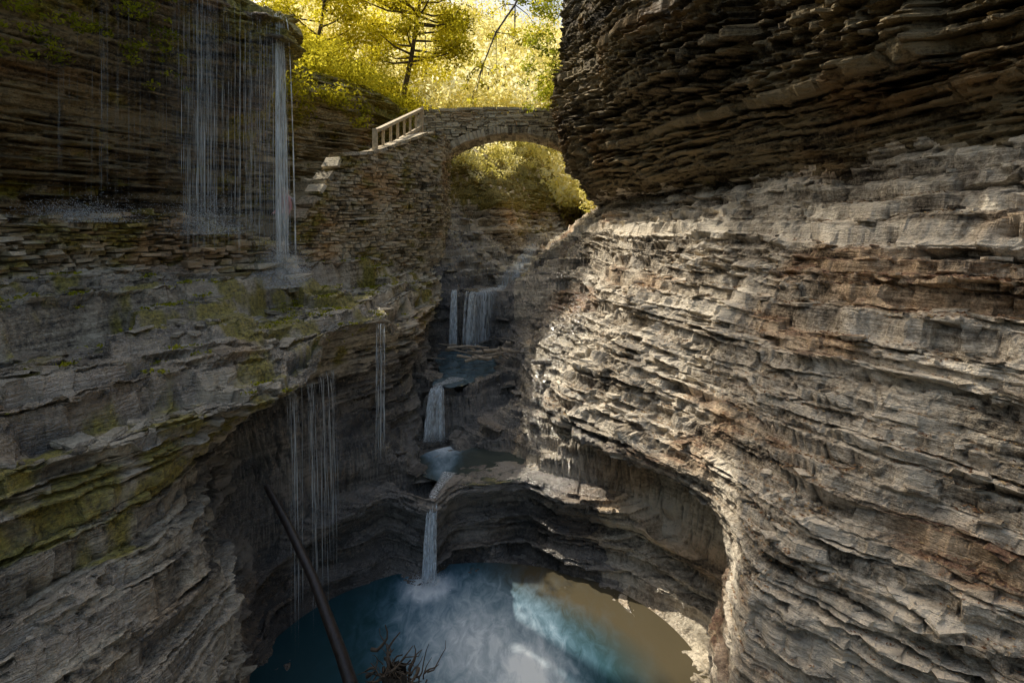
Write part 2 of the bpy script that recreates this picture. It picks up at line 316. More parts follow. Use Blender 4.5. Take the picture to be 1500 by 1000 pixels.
# ---------------------------------------------------------------- LEFT LEDGE / LOWER WALL
def Lr(Y,*p):return [(x,Y,z) for x,z in p]
ctrlLL=[
 Lr(-6,(-13,6.3),(-11,6.1),(-10,5.5),(-9,4.9),(-8.4,4.3),(-8.2,3.6),(-7.5,2.8),(-6.5,1.5),(-6.2,-1)),
 Lr(2,(-12,6.3),(-10,6.1),(-9,5.6),(-8,4.95),(-7.3,4.35),(-7.1,3.8),(-6.2,3.0),(-5.2,1.8),(-4.6,-1)),
 Lr(4.2,(-11,6.3),(-9,6.15),(-8,5.5),(-7.0,4.85),(-6.3,4.3),(-6.1,3.75),(-5.1,3.0),(-4.0,1.8),(-3.4,-1)),
 Lr(5.7,(-10.6,6.3),(-8.4,6.2),(-7.3,5.5),(-6.3,4.9),(-5.45,4.35),(-5.25,3.8),(-4.35,2.95),(-3.5,1.7),(-3.0,-1)),
 Lr(7,(-10.2,6.3),(-8.2,6.2),(-6.8,5.6),(-5.5,4.9),(-4.6,4.33),(-4.6,3.7),(-4.0,2.7),(-3.65,1.3),(-3.3,-1)),
 Lr(9,(-9.8,6.3),(-7.9,6.2),(-6.3,5.65),(-4.8,5.05),(-3.5,4.4),(-4.6,3.8),(-4.9,2.3),(-4.5,.9),(-4.0,-1)),
 Lr(11,(-9.4,6.3),(-7.2,6.2),(-6.0,5.8),(-4.8,5.4),(-3.7,4.85),(-4.7,4.15),(-5.0,2.6),(-4.5,1.0),(-3.7,-1)),
 Lr(12.3,(-8.8,6.3),(-6.4,6.15),(-5.4,5.8),(-4.2,5.4),(-2.95,4.9),(-3.6,4.15),(-3.6,2.7),(-2.9,1.3),(-2.6,-1)),
 Lr(14,(-8.4,6.3),(-5.9,6.1),(-5.0,5.8),(-4.0,5.4),(-2.75,4.5),(-2.65,3.9),(-2.8,3.1),(-2.4,2.0),(-2.3,-.5)),
 Lr(17,(-8.6,6.4),(-5.4,6.2),(-4.4,5.9),(-3.3,5.2),(-2.65,4.6),(-2.6,3.9),(-2.7,3.1),(-2.6,2.4),(-2.4,.5)),
 Lr(20,(-9,6.6),(-4.6,6.3),(-3.6,5.8),(-3.1,5.25),(-2.75,4.8),(-2.8,4.2),(-3.0,3.4),(-3.0,2.6),(-2.8,1.5)),
 Lr(24,(-9,8.6),(-4.2,7.4),(-3.3,6.5),(-2.9,6.0),(-2.65,5.7),(-2.4,5.3),(-2.2,4.9),(-2.1,4.5),(-2,4)),
 Lr(29,(-5,12),(-3,10.2),(-2.0,9.2),(-1.5,8.8),(-.9,8.4),(-.7,7.6),(-.5,6.8),(-.3,6.2),(-.1,5)),
 Lr(33,(-5,13),(-2.2,11),(-1,9.8),(-.4,9.2),(.1,8.7),(.3,7.9),(.4,7.1),(.6,6.3),(.8,5.2)),
 Lr(39,(-4,14),(-1,12),(.3,10.6),(.9,9.9),(1.4,9.3),(1.7,8.3),(2.0,7.4),(2.4,6.8),(2.6,5.6)),
 Lr(50,(-2,16),(2,14),(4,12.5),(5,11.8),(6,11),(6.3,9.8),(6.6,8.8),(7,7.8),(7.4,6)),
]
V,Nn,fl=loft(ctrlLL,[12,66,70,76,46,44,50,36],.003,(0,12,7))
P2,tone,crev=strata(V,Nn,.21,.97,.8,1.0,4,-.35)
x,y,z=V[...,0],V[...,1],V[...,2]
wet_shade=np.clip(1.15*sst(17,13,y)+.25*sst(20,17,y)*sst(5.6,4,z),0,1)*(.8+.2*sst(0,.6,Nn[...,2]))
moss=np.clip(.4+.5*fbm(x*.6,y*.6,z*.6)+.1*(Nn[...,2]>.6),0,1)-.5*sst(4,3,z)
moss=np.where((y>27)&(z>8),.9,moss)
objLL=grid_mesh('left_rock_ledge',P2,rock_attrs(V,tone,crev,wet_shade,moss),M_rock,flip=fl)
me=objLL.data;me.materials.append(M_wetShade)
cz=np.empty(len(me.polygons)*3,dtype=np.float32);me.polygons.foreach_get('center',cz);cz=cz.reshape(-1,3)
nz_=.3*vn(cz[:,0]*1.3,cz[:,1]*1.3,0*cz[:,0])+.15*vn(cz[:,0]*6,cz[:,1]*6,cz[:,2]*6)
me.polygons.foreach_set('material_index',((cz[:,2]<3.7+nz_)&(cz[:,1]>8.0)&(cz[:,1]<19)).astype(np.int32))
# ---------------------------------------------------------------- CANYON FLOOR heightfield
ys=[5.0]
while ys[-1]<50:ys.append(ys[-1]+max(.022,.0030*ys[-1]))
ys=np.array(ys);xs=np.arange(-6,4.6,.03)
Y,X=np.meshgrid(ys,xs,indexing='ij')
shf=lambda yv:np.interp(yv,[3,26,30,40,50],[0,0,.7,3,7])
X=X+shf(Y)
xc=np.interp(Y,[3,10,11.3,12.6,14.2,16,19,22,26,30,40,50],[-.5,-1.2,-1.55,-.8,-1.95,-1.3,-1.6,-.55,.5,1.1,3.2,7.5])
away=np.clip(np.abs(X-xc)-.4,0,1.2)
ystep2=14.3+.5*sst(-1.4,-.2,X)-1.0*sst(.0,1.0,X)+.2*vn(X*2,0*X,0*X)
ystep3=18.9+.8*sst(-2,-1,X)-.9*sst(-.9,.4,X)+.15*vn(X*2,0*X+3,0*X)
bed=1.42+(2.6-1.42)*sst(-.12,1,(Y-ystep2)/(.35+1.3*away))+(4.5-2.6)*sst(-.1,1,(Y-ystep3)/(.3+1.5*away))+.7*sst(21.6,23.2,Y)+.35*sst(25,26.5,Y)+.4*sst(28.5,30,Y)+.5*sst(33,36,Y)+.5*sst(40,50,Y)
dx=np.abs(X-xc);w0=np.interp(Y,[11,12.5,14,16,19,22,50],[.25,1.1,.35,.5,.8,.6,1.2])+.15*vn(X*.5,Y*1.3,0*X)
bed=bed+np.where(X>xc,.66,.85)*np.maximum(0,dx-w0)+.2*fbm(X*.9,Y*.9,0*X+3)+.12*np.maximum(0,fbm(X*2.2,Y*2.2,0*X+9))*sst(14.2,14.8,Y)+.25*sst(24,28,Y)*np.maximum(0,fbm(X*1.1+4,Y*.8,0*X))
e2=np.sqrt(((X+.8)/1.3)**2+((Y-12.85)/.95)**2)+.22*vn(X*1.6,Y*1.6,0*X)+.08*vn(X*4,Y*4,0*X)
bed=np.where(Y<14.3,np.where(e2<1.5,1.0+(np.maximum(bed,1.6)-1.0)*sst(.7,1.08,e2),bed),bed)
outlet=np.exp(-((X+1.5)/.25)**2)*sst(12.4,12.1,Y)*sst(11,11.4,Y)
bed=bed-.2*outlet
e1=np.sqrt(((X+.55)/3.25)**2+((Y-8.45)/2.6)**2)
d1=(e1-1)*2.7
prof=-.9+.85*sst(-1.2,.0,d1)
near=sst(8.0,6.8,Y);prof=np.where(Y<8.45,prof+1.2*sst(-.1,.6,d1)*near,prof)
bl=sst(.9,1.5,d1)*(Y>8.45)
H=prof*(1-bl)+bed*bl
H=H+.35*sst(-1.6,-3.2,X)*sst(8.3,7.2,Y)
V=np.stack([X,Y,H],-1);Nn=normals(V);Nn=np.where(Nn[...,2:3]<0,-Nn,Nn)
P2,tone,crev=strata(V,Nn,.1,.9,.12,1.0,3,-.2)
floorZ=P2[...,2]
def floor_at(x,y):
    iy=np.clip(np.searchsorted(ys,y),0,len(ys)-1);ix=np.clip(((x-shf(y)+6)/.03).astype(int),0,len(xs)-1);return floorZ[iy,ix]
wt=np.clip(1.1-.7*sst(1.2,2.2,X)*sst(12,11,Y)+0*X,0,1.1)*(1-.6*sst(22,26,Y))
objF=grid_mesh('gorge_floor',P2,rock_attrs(V,tone*.9,crev,wt,0*X-1),M_rock,flip=(np.cross(V[1,0]-V[0,0],V[0,1]-V[0,0])[2]<0))
me=objF.data;me.materials.append(M_wetShade)
cz=np.empty(len(me.polygons)*3,dtype=np.float32);me.polygons.foreach_get('center',cz);cz=cz.reshape(-1,3)
nz_=.4*vn(cz[:,0]*1.3,cz[:,1]*1.3,0*cz[:,0])
me.polygons.foreach_set('material_index',((cz[:,1]<21.5+nz_)&(cz[:,0]<.3+nz_)).astype(np.int32))
# pool rim
ctrlP=[]
for a in np.radians([205,190,175,160,145,130,122,114,108,100,90,78,66,54,42,30,18,6,-6,-20,-35]):
    ex,ey=-.55+3.25*math.cos(a),8.45+2.6*math.sin(a);n=np.array([math.cos(a)/3.25,math.sin(a)/2.6]);n/=np.linalg.norm(n)
    wob=.14*math.sin(a*5.3)+.1*math.sin(a*9.1+1)-.1*math.sin(a*17);ex+=n[0]*wob;ey+=n[1]*wob
    back=max(0,min(1,(math.sin(a)-.35)/.4));nose=1-.8*math.exp(-((ex+1.6)/.38)**2)*(math.sin(a)>0)
    right=max(0,math.cos(a))*(1-back)
    hgt=1.0*back+.55*(1-back)
    row=[]
    for d,z in [(-.75,-.9),(-.12,-.12),(.05,.07),(.4,.15),(.45,.36),(.72,.46),(.66,.72),(.98,.86),(.78,1.12),(.68,1.42),(1.25,1.56),(2.1,1.5)]:
        dd=d*(nose if d>0 else 1)+ (.35*right if d>.2 else 0)
        zz=z*hgt if z>.16 else z
        if d>2:zz-=.25
        row.append((ex+n[0]*dd,ey+n[1]*dd,zz-(.07*(1-nose) if z>1.3 else 0)))
    ctrlP.append(row)
V,Nn,fl=loft(ctrlP,[6,8,12,10,12,14,14,16,18,20,18],.0024,(-.55,8.4,3),mi=5)
P2,tone,crev=strata(V,Nn,.105,.85,.2)
x,y,z=V[...,0],V[...,1],V[...,2]
objP=grid_mesh('pool_rim_rock',P2,rock_attrs(V,tone*.95,crev,1.2-.8*sst(.9,2.3,x),0*x-1),M_rock,flip=fl)
me=objP.data;me.materials.append(M_wetShade)
cz=np.empty(len(me.polygons)*3,dtype=np.float32);me.polygons.foreach_get('center',cz);cz=cz.reshape(-1,3)
me.polygons.foreach_set('material_index',(cz[:,0]<1.9+.5*vn(cz[:,0]*2,cz[:,1]*2,cz[:,2]*6)).astype(np.int32))
# ---------------------------------------------------------------- masonry
def stone_boxes(specs,jt=(-.16,.08)):
    C=np.array([s[0] for s in specs]);T=np.array([s[1] for s in specs]);Nv=np.array([s[2] for s in specs]);U=np.array([s[3] for s in specs])
    D=np.array([s[4] for s in specs])
    n=len(specs);sg=np.array([(a,b,c) for a in(-1,1) for b in(-1,1) for c in(-1,1)],float)
    j=1+rng.uniform(*jt,(n,8,3))
    loc=sg[None]*D[:,None,:]*.5*j
    Vv=C[:,None]+loc[...,0:1]*T[:,None]+loc[...,1:2]*Nv[:,None]+loc[...,2:3]*U[:,None]
    f=np.array([(0,1,3,2),(4,6,7,5),(0,4,5,1),(2,3,7,6),(0,2,6,4),(1,5,7,3)])
    F=(np.arange(n)[:,None,None]*8+f[None]).reshape(-1,4)
    tone=np.repeat(rng.uniform(.05,.95,n),8)
    return Vv.reshape(-1,3),F,tone
def masonry(path,zb,zt,keep=None,hr=(.07,.15),lr=(.15,.5),thick=.4,side=1,jit=.05,wv=.03,jt=(-.16,.08)):
    path=np.array(path,float);seg=np.linalg.norm(np.diff(path,axis=0),axis=1);cs=np.concatenate([[0],np.cumsum(seg)])
    specs=[];z=min(zb(0),zb(cs[-1]))
    zmax=max(zt(s) for s in np.linspace(0,cs[-1],60))
    while z<zmax:
        h=rng.uniform(*hr);s=rng.uniform(-.2,0)
        while s<cs[-1]:
            l=rng.uniform(*lr)*rng.choice([.6,1,1,1.5]);sc=min(max(s+l/2,0),cs[-1])
            zc=z+h/2+wv*math.sin(sc*1.7+z*2)
            if zc<zt(sc)+.04 and zc>zb(sc) and (keep is None or keep(sc,zc)):
                p=np.array([np.interp(sc,cs,path[:,0]),np.interp(sc,cs,path[:,1])])
                a=np.array([np.interp(min(sc+.05,cs[-1]),cs,path[:,q])-np.interp(max(sc-.05,0),cs,path[:,q]) for q in(0,1)]);a/=np.linalg.norm(a)
                nn=np.array([a[1],-a[0]])*side;off=rng.uniform(-jit,jit)-thick/2
                hh=h*rng.uniform(.7,1.05)
                specs.append((np.array([p[0]+nn[0]*off,p[1]+nn[1]*off,zc+rng.uniform(-.015,.015)]),np.array([a[0],a[1],rng.uniform(-.07,.07)]),np.array([nn[0],nn[1],0]),np.array([0,0,1.]),(l*.96,thick,hh)))
            s+=l
        z+=h
    return stone_boxes(specs,jt)
def finish_masonry(name,parts,moss=.3,wet_shade=0,parent=None,mat=None):
    off=0;Vs=[];Fs=[];Ts=[]
    for v,f,t in parts:
        Vs.append(v);Fs.append(f+off);Ts.append(t);off+=len(v)
    v=np.concatenate(Vs);t=np.concatenate(Ts)
    ms=moss+.35*fbm(v[:,0]*.8,v[:,1]*.8,v[:,2]*.8)
    ob=raw_mesh(name,v,np.concatenate(Fs),rock_attrs(v,t,0*t,0*t+wet_shade,ms),mat or M_stone)
    if parent:ob.parent=parent
    return ob
rw=[(-8.7,1),(-8.5,5),(-8.2,8),(-7.75,9.6),(-7.1,11.2),(-6.5,12.5),(-6.1,13.5)]
def c_(v):return lambda s:v
rg=np.random.default_rng(3);rag=rg.uniform(-.12,.12,120)
p1=masonry(rw,c_(5.7),lambda s:7.14+rag[int(s*4)%120]+.08*math.sin(s*1.3)-.3*max(0,min(1,(s-10.8)/1.2)),thick=.45,jit=.13,hr=(.035,.11),lr=(.08,.38),wv=.07,jt=(-.35,.15))
p1b=masonry([(-6.75,11.5),(-6.1,12.3),(-5.55,13.2)],c_(5.6),c_(6.55),thick=.5,jit=.12,jt=(-.35,.15))
p1c=masonry([(-6.5,11.2),(-5.75,12.0),(-5.1,13.0)],c_(5.4),c_(6.15),thick=.6,jit=.12,jt=(-.35,.15))
finish_masonry('retaining_stone_wall',[p1,p1b,p1c],.48,.4)
A=np.array((-5.75,14.6));Bp=np.array((-2.75,21.0))
tw=[tuple(A),(-5.1,16.2),(-4.4,17.6),(-3.3,20.0),tuple(Bp),(-2.72,24.4)]
tcs=np.concatenate([[0],np.cumsum(np.linalg.norm(np.diff(np.array(tw),axis=0),axis=1))])
def tz(s):return float(np.interp(s,[0,tcs[1]*.9,tcs[1],tcs[2],tcs[3],tcs[4],tcs[5]],[6.9,8.6,9.0,9.25,10.2,10.6,10.75]))
def tzst(s):
    if s<tcs[1]:return round((tz(s))/.18)*.18
    return tz(s)
t1=masonry(tw,c_(4.9),tzst,thick=.5,hr=(.06,.13),lr=(.12,.4),jit=.07,jt=(-.25,.1))
tower=bpy.data.objects.new('stone_stairway_abutment',None);scene.collection.objects.link(tower)
finish_masonry('masonry_facing',[t1],.36,0,tower)
cpp=[];ssx=0.1
while ssx<tcs[3]:
    l=.34;z0,z1=tz(ssx),tz(ssx+l);p0=np.array([np.interp(ssx,tcs,np.array(tw)[:,0]),np.interp(ssx,tcs,np.array(tw)[:,1]),z0+.1]);p1_=np.array([np.interp(ssx+l,tcs,np.array(tw)[:,0]),np.interp(ssx+l,tcs,np.array(tw)[:,1]),z1+.1])
    t_=(p1_-p0)/np.linalg.norm(p1_-p0);n_=np.array([t_[1],-t_[0],0]);n_/=np.linalg.norm(n_);cpp.append(((p0+p1_)/2-n_*.22,t_,n_,np.cross(n_,t_)*-1,(l*.97,.6,.11)));ssx+=l
finish_masonry('stair_coping',[stone_boxes(cpp)],.1,0,tower)
sp=[];ss=0.2
for q in range(24):
    p=np.array([np.interp(ss,tcs,np.array(tw)[:,0]),np.interp(ss,tcs,np.array(tw)[:,1])])
    nn=np.array([-.9,.42]);ztop=tz(ss)-.65
    sp.append((np.array([p[0]+nn[0]*1.2,p[1]+nn[1]*1.2,(ztop+4.5)/2]),np.array([.42,.9,0]),np.array([.9,-.42,0]),np.array([0,0,1.]),(.42,1.5,ztop-4.5)))
    ss+=.34
finish_masonry('stair_treads',[stone_boxes(sp)],.1,0,tower)
def tube(pts,r,seg=7):
    pts=np.array(pts,float);r=np.broadcast_to(np.asarray(r,float),(len(pts),));T=np.gradient(pts,axis=0);T/=np.maximum(np.linalg.norm(T,axis=1,keepdims=True),1e-9)
    up=np.array([0,0,1.]) if abs(T[0,2])<.9 else np.array([1.,0,0])
    V=[]
    for p,t,rr in zip(pts,T,r):
        a=np.cross(t,up);a/=max(np.linalg.norm(a),1e-6);b=np.cross(t,a)
        for k in range(seg):
            an=2*math.pi*k/seg;V.append(p+rr*(math.cos(an)*a+math.sin(an)*b))
    F=[]
    for i in range(len(pts)-1):
        for k in range(seg):
            F.append((i*seg+k,i*seg+(k+1)%seg,(i+1)*seg+(k+1)%seg,(i+1)*seg+k))
    return np.array(V),np.array(F)
def tubes(name,lst,mat,parent=None,smooth=True):
    off=0;Vs=[];Fs=[]
    for pts,r in lst:
        v,f=tube(pts,r);Vs.append(v);Fs.append(f+off);off+=len(v)
    ob=raw_mesh(name,np.concatenate(Vs),np.concatenate(Fs),None,mat,smooth)
    if parent:ob.parent=parent
    return ob
def beam(a,b,w,h):
    a=np.array(a,float);b=np.array(b,float);t=b-a;l=np.linalg.norm(t);t/=l
    up=np.array([0,0,1.]) if abs(t[2])<.95 else np.array([0,1.,0]);n=np.cross(t,up);n/=np.linalg.norm(n);u=np.cross(n,t)
    return ((a+b)/2,t,n,u,(l,w,h))
ra=np.array([-4.45,17.75,9.2]);rb=np.array([-3.75,22.6,10.95])
bs=[];dvec=rb-ra
for q in range(8):
    p=ra+dvec*q/7;w=.16 if q in(0,7) else .085
    bs.append(beam(p-[0,0,.35],p+[0,0,.95 if q in(0,7) else .8],w,w))
bs.append(beam(ra+[0,0,.85],rb+[0,0,.85],.16,.12));bs.append(beam(ra+[0,0,.12],rb+[0,0,.12],.12,.12))
sv,sf,st=stone_boxes(bs)
raw_mesh('stair_railing',sv,sf,None,M_rail)
# bridge
YF,YB=24.4,26.6;xl,xr=-4.2,3.6;sx0,sx1=-2.75,2.75
cx=(sx0+sx1)/2;rise=.75;half=(sx1-sx0)/2;Rr=(half*half+rise*rise)/(2*rise);zspr=10.35;czr=zspr+rise-Rr
bridge=bpy.data.objects.new('stone_arch_bridge',None);scene.collection.objects.link(bridge)
vs=[];amax=math.asin(half/Rr);nv=34
for q in range(nv):
    a=-amax+2*amax*(q+.5)/nv
    rad=np.array([math.sin(a),0,math.cos(a)]);tg=np.array([math.cos(a),0,-math.sin(a)])
    c=np.array([cx,0,czr])+rad*(Rr+.17)
    yy=YF-.1
    while yy<YB+.05:
        dl=min(rng.uniform(.45,.8),YB+.06-yy)
        if dl<.05:break
        vs.append((c+[0,yy+dl/2,0],tg,np.array([0,1.,0]),rad,(2*amax*Rr/nv*.98,dl*.98,.34)));yy+=dl
finish_masonry('arch_ring',[stone_boxes(vs)],-.2,0,bridge)
def arch_keep(s,z):
    x=xl+s;return (x-cx)**2+(z-czr)**2>(Rr+.34)**2 or abs(x-cx)>half+.1
def bt(s):return 12.15-.012*(s-3.6)**2
f1=masonry([(xl,YF),(xr,YF)],c_(10.2),bt,arch_keep,thick=.35,hr=(.06,.12),lr=(.18,.55))
f2=masonry([(xl,YB-.35),(xr,YB-.35)],c_(10.2),bt,arch_keep,thick=.35,hr=(.09,.15),lr=(.25,.6))
finish_masonry('spandrel_and_parapet',[f1,f2],.15,0,bridge)
cp=[]
for yv in(YF+.17,YB-.17):
    xx=xl
    while xx<xr:
        l=rng.uniform(.4,.8);cp.append((np.array([xx+l/2,yv,bt(xx+l/2-xl)+.07]),np.array([1.,0,0]),np.array([0,1.,0]),np.array([0,0,1.]),(l*.98,.46,.11)));xx+=l
finish_masonry('coping',[stone_boxes(cp)],0,0,bridge)
dk=[]
for q in range(18):
    xx=xl+(q+.5)*(xr-xl)/18;dk.append((np.array([xx,(YF+YB)/2,11.5]),np.array([1.,0,0]),np.array([0,1.,0]),np.array([0,0,1.]),((xr-xl)/18,1.7,.12)))
finish_masonry('deck',[stone_boxes(dk)],0,0,bridge)
# loose shale slabs lying on ledges, slopes and in the stream bed
def face_arrays(ob):
    n_=len(ob.data.polygons);a=np.empty(n_*3,dtype=np.float32);b=np.empty(n_*3,dtype=np.float32)
    ob.data.polygons.foreach_get('normal',a);ob.data.polygons.foreach_get('center',b);return a.reshape(-1,3),b.reshape(-1,3)
def slabs(pts,smin,smax):
    sp=[]
    for p in pts:
        an=rng.uniform(0,3.14);l=smin+(smax-smin)*rng.random()**2.2;w_=l*rng.uniform(.4,.85);h_=rng.uniform(.012,.05)*(1+l*1.5)
        tl=rng.normal(0,.13,2);t=np.array([math.cos(an),math.sin(an),tl[0]]);t/=np.linalg.norm(t);n=np.array([-math.sin(an),math.cos(an),tl[1]]);n-=t*(t@n);n/=np.linalg.norm(n)
        sp.append((np.array(p)+[0,0,h_*.35],t,n,np.cross(t,n),(l,w_,h_)))
    return stone_boxes(sp,(-.42,.12))
nL,cL=face_arrays(objLL);cand=np.where((np.abs(nL[:,2])>.85)&(cL[:,1]>4)&(cL[:,1]<20)&(cL[:,2]>4.2))[0];sL=cL[rng.choice(cand,min(520,len(cand)),replace=False)]
nR,cR=face_arrays(objR);cand=np.where((np.abs(nR[:,2])>.8)&(cR[:,1]>4)&(cR[:,1]<20)&(cR[:,2]>1.5)&(cR[:,2]<8.1))[0];sR=cR[rng.choice(cand,min(650,len(cand)),replace=False)]
fx=rng.uniform(-2.6,1.6,260);fy=rng.uniform(11.8,30,260);fx=fx+shf(fy);fz=floor_at(fx,fy)
ok=np.abs(fx-np.interp(fy,[11.3,12.6,14.2,16,19,22,26,30],[-1.55,-.8,-1.95,-1.3,-1.6,-.55,.5,1.1]))>.3
sF=np.stack([fx,fy,fz],-1)[ok]
finish_masonry('loose_shale_slabs',[slabs(sL,.06,.45)],.1,.8,None,M_rock)
finish_masonry('dry_shale_slabs',[slabs(sR,.05,.4)],-1,0,None,M_rockR)
finish_masonry('streambed_slabs',[slabs(sF,.1,.8)],-1,1,None,M_wetShade)
# ---------------------------------------------------------------- WATER
def disc_water(name,cx_,cy,rx,ry,z,foam_glare_f,n=90,shal=None):
    r=np.linspace(0,1,n);a=np.linspace(0,2*math.pi,140)
    Rg,Ag=np.meshgrid(r,a,indexing='ij');x=cx_+rx*Rg*np.cos(Ag);y=cy+ry*Rg*np.sin(Ag)
    return grid_mesh(name,np.stack([x,y,0*x+z+.004*vn(x*3,y*3,0*x)],-1),{'foam_glare':foam_glare_f(x,y),'shallow':shal(x,y) if shal else 0*x+.5},M_pool,True)
def foam_glare1(x,y):
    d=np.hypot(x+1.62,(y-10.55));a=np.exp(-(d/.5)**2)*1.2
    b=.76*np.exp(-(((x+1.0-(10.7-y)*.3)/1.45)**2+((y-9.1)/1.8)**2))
    c=1.1*np.exp(-(((x-.2-(8.9-y)*.1)/.7)**2+((y-8.5)/1.0)**2))  # bright glare on the water, painted in through the foam colour
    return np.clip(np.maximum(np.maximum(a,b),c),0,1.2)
def shal1(x,y):
    e=np.sqrt(((x+.55)/3.25)**2+((y-8.45)/2.6)**2);return np.clip(sst(.6,1.0,e)*sst(-1.5,1.5,x)+.5*sst(8,11,y)*sst(-1,1,x),0,1)
disc_water('lower_pool_water',-.55,8.45,3.6,2.9,0,foam_glare1,90,shal1)
disc_water('upper_pool_water',-.8,12.85,1.5,1.1,1.42,lambda x,y:.9*np.exp(-((x+1.85)**2+(y-13.8)**2)/.3)+.4*np.exp(-((x+1.6)**2/.1+(y-12.8)**2/.8)))
def ribbon(name,pts,w,mat,foamv=.4,n=120,m=14,dens=1,drape=False,patch=.4):
    pts=np.array(pts,float);u=np.arange(len(pts));s=np.linspace(0,len(pts)-1.0001,n);C=hermite(pts,u,s);W=np.interp(s,u,w)
    T=np.gradient(C,axis=0);sd=np.stack([T[:,1],-T[:,0]],-1);sd/=np.maximum(np.linalg.norm(sd,axis=1,keepdims=True),1e-4)
    q=np.linspace(-.5,.5,m);V=np.zeros((n,m,3));V[...,0]=C[:,None,0]+sd[:,None,0]*q*W[:,None];V[...,1]=C[:,None,1]+sd[:,None,1]*q*W[:,None];V[...,2]=C[:,None,2]+.015*vn(V[...,0]*6,V[...,1]*6,V[...,0]*0)
    dn=np.full((n,m),dens)*(1-np.abs(2*q)**3)[None,:]
    if drape:
        fz=floor_at(V[...,0],V[...,1]);cz_=np.median(fz[:,m//3:2*m//3],axis=1)
        V[...,2]=np.minimum(fz,cz_[:,None]+.12)+.03;dn=dn*np.clip(1-np.maximum(0,fz-cz_[:,None]-.06)*8,0,1)*np.clip(1-patch+1.6*patch*vn(V[...,0]*2.5,V[...,1]*1.1,0*V[...,0]),0,1.3)
    return grid_mesh(name,V,{'foam_glare':np.full((n,m),foamv),'dens':dn,'shallow':np.full((n,m),.4)},mat,True)
ribbon('middle_stream_water',[(-1.9,14.6,2.7),(-1.6,15.2,2.7),(-1.25,16.3,2.7),(-1.4,17.6,2.7),(-1.7,18.9,2.7)],[.6,1.2,1.9,2.2,2.4],M_pool,.2)
ribbon('upstream_water',[(-1.35,19.4,4.62),(-.95,20.3,4.8),(-.35,21.4,5.0),(.1,22.6,5.4),(.35,24.3,5.6),(.6,26.5,5.9),(1.1,30,6.3),(1.6,33,6.5)],[.7,1.1,1.2,1.1,.9,.8,.8,.7],M_fall,.75,n=500,m=30,dens=1.3,drape=True,patch=.4)
def strands(name,items,mat,seg=14):
    Vs=[];Fs=[];D=[];off=0
    for tp,bt_,w,dn in items:
        tp=np.array(tp,float);bt_=np.array(bt_,float);t=np.linspace(0,1,seg)**1.3
        P=tp+(bt_-tp)*np.stack([t**.5,t**.5,t],-1);an=rng.uniform(-.6,.6)
        sd=np.array([math.cos(an),math.sin(an),0]);ww=w*(.7+.6*t+.15*rng.standard_normal(seg))
        for sx in (-.5,.5):
            Vs.append(P+sd*(ww*sx)[:,None])
        i=np.arange(seg-1);Fs.append(np.stack([off+i,off+i+1,off+seg+i+1,off+seg+i],-1));off+=2*seg
        dd=dn*np.minimum(1,(1-t)*4+.2)*np.clip(1+.35*rng.standard_normal(seg),.2,1.4);D.append(dd);D.append(dd)
    return raw_mesh(name,np.concatenate(Vs),np.concatenate(Fs),{'dens':np.concatenate(D)},mat,True)
it=[]
for q in range(44):
    o=rng.normal(0,.045,2);it.append(((-5.6+o[0]*1.2,13.02+o[1],11.98+rng.uniform(-.06,.05)),(-5.38+o[0]*2.0,12.72+o[1]*2.0,5.75+rng.uniform(0,.5)),rng.uniform(.006,.026),rng.uniform(.4,1.1)))
strands('cliff_waterfall',it,M_fall)
it=[]
for q in range(300):
    f=rng.choice([.04,.1,.16,.23,.31,.42,.55,.68,.79,.88,.95],p=[.1,.13,.14,.1,.08,.05,.06,.09,.1,.09,.06])+rng.normal(0,.04)
    x0=-6.85+f*1.35;y0=11.55+f*1.25+rng.uniform(-.1,.1);ln=rng.random();tz_=rng.random()
    top=12.15-.35*f+rng.uniform(-.6,.1) if tz_<.5 else rng.uniform(9.3,12)
    it.append(((x0,y0-.05,top),(x0+.05,y0-.15,6.3+(rng.uniform(-.2,.6) if ln<.5 else rng.uniform(0,3.0))),rng.uniform(.004,.013),rng.uniform(.15,.95)))
for q in range(90):
    f=rng.random();x0=-7.95+f*1.1;y0=9.3+f*2.1;it.append(((x0,y0,12.6),(x0,y0,6.6+rng.uniform(-.2,2)),rng.uniform(.004,.01),rng.uniform(.12,.45)))
strands('waterfall_veil',it,M_veil)
it=[]
for q in range(50):
    f=rng.choice([.05,.3,.42,.7,.9])+rng.normal(0,.06);it.append(((-3.55+f*.2+rng.uniform(-.06,.06),8.7+f*1.6,4.3),(-3.45+f*.2+rng.uniform(-.08,.08),8.65+f*1.6,.05+rng.uniform(0,2.4)),rng.uniform(.005,.016),rng.uniform(.3,1.0)))
for q in range(16):
    x0=-2.9+rng.uniform(-.1,.12);it.append(((x0,11.95,4.85),(x0+.03,11.8,1.5+rng.uniform(0,1)),rng.uniform(.01,.025),rng.uniform(.5,1)))
strands('ledge_drips',it,M_veil)
def plunge(name,tp,bt_,w0,w1,n=16,dn=.8):
    it=[]
    for q in range(n):
        f=rng.uniform(-.5,.5);it.append((np.array(tp)+[f*w0,rng.uniform(-.05,.05),rng.uniform(-.03,.02)],np.array(bt_)+[f*w1,rng.uniform(-.12,.1),rng.uniform(0,.1)],rng.uniform(.02,.07)*(w0/.3)**.5,dn*rng.uniform(.5,1.1)))
    return strands(name,it,M_fall)
plunge('lower_waterfall',(-1.6,10.98,1.4),(-1.62,10.6,.02),.17,.28,36,1.1)
ribbon('lower_waterfall_lip',[(-1.4,12.3,1.45),(-1.5,11.7,1.5),(-1.6,11.25,1.5),(-1.61,10.95,1.4)],[.4,.24,.2,.18],M_fall,dens=1)
plunge('middle_waterfall',(-1.95,14.3,2.74),(-1.98,13.95,1.45),.28,.5,40,1)
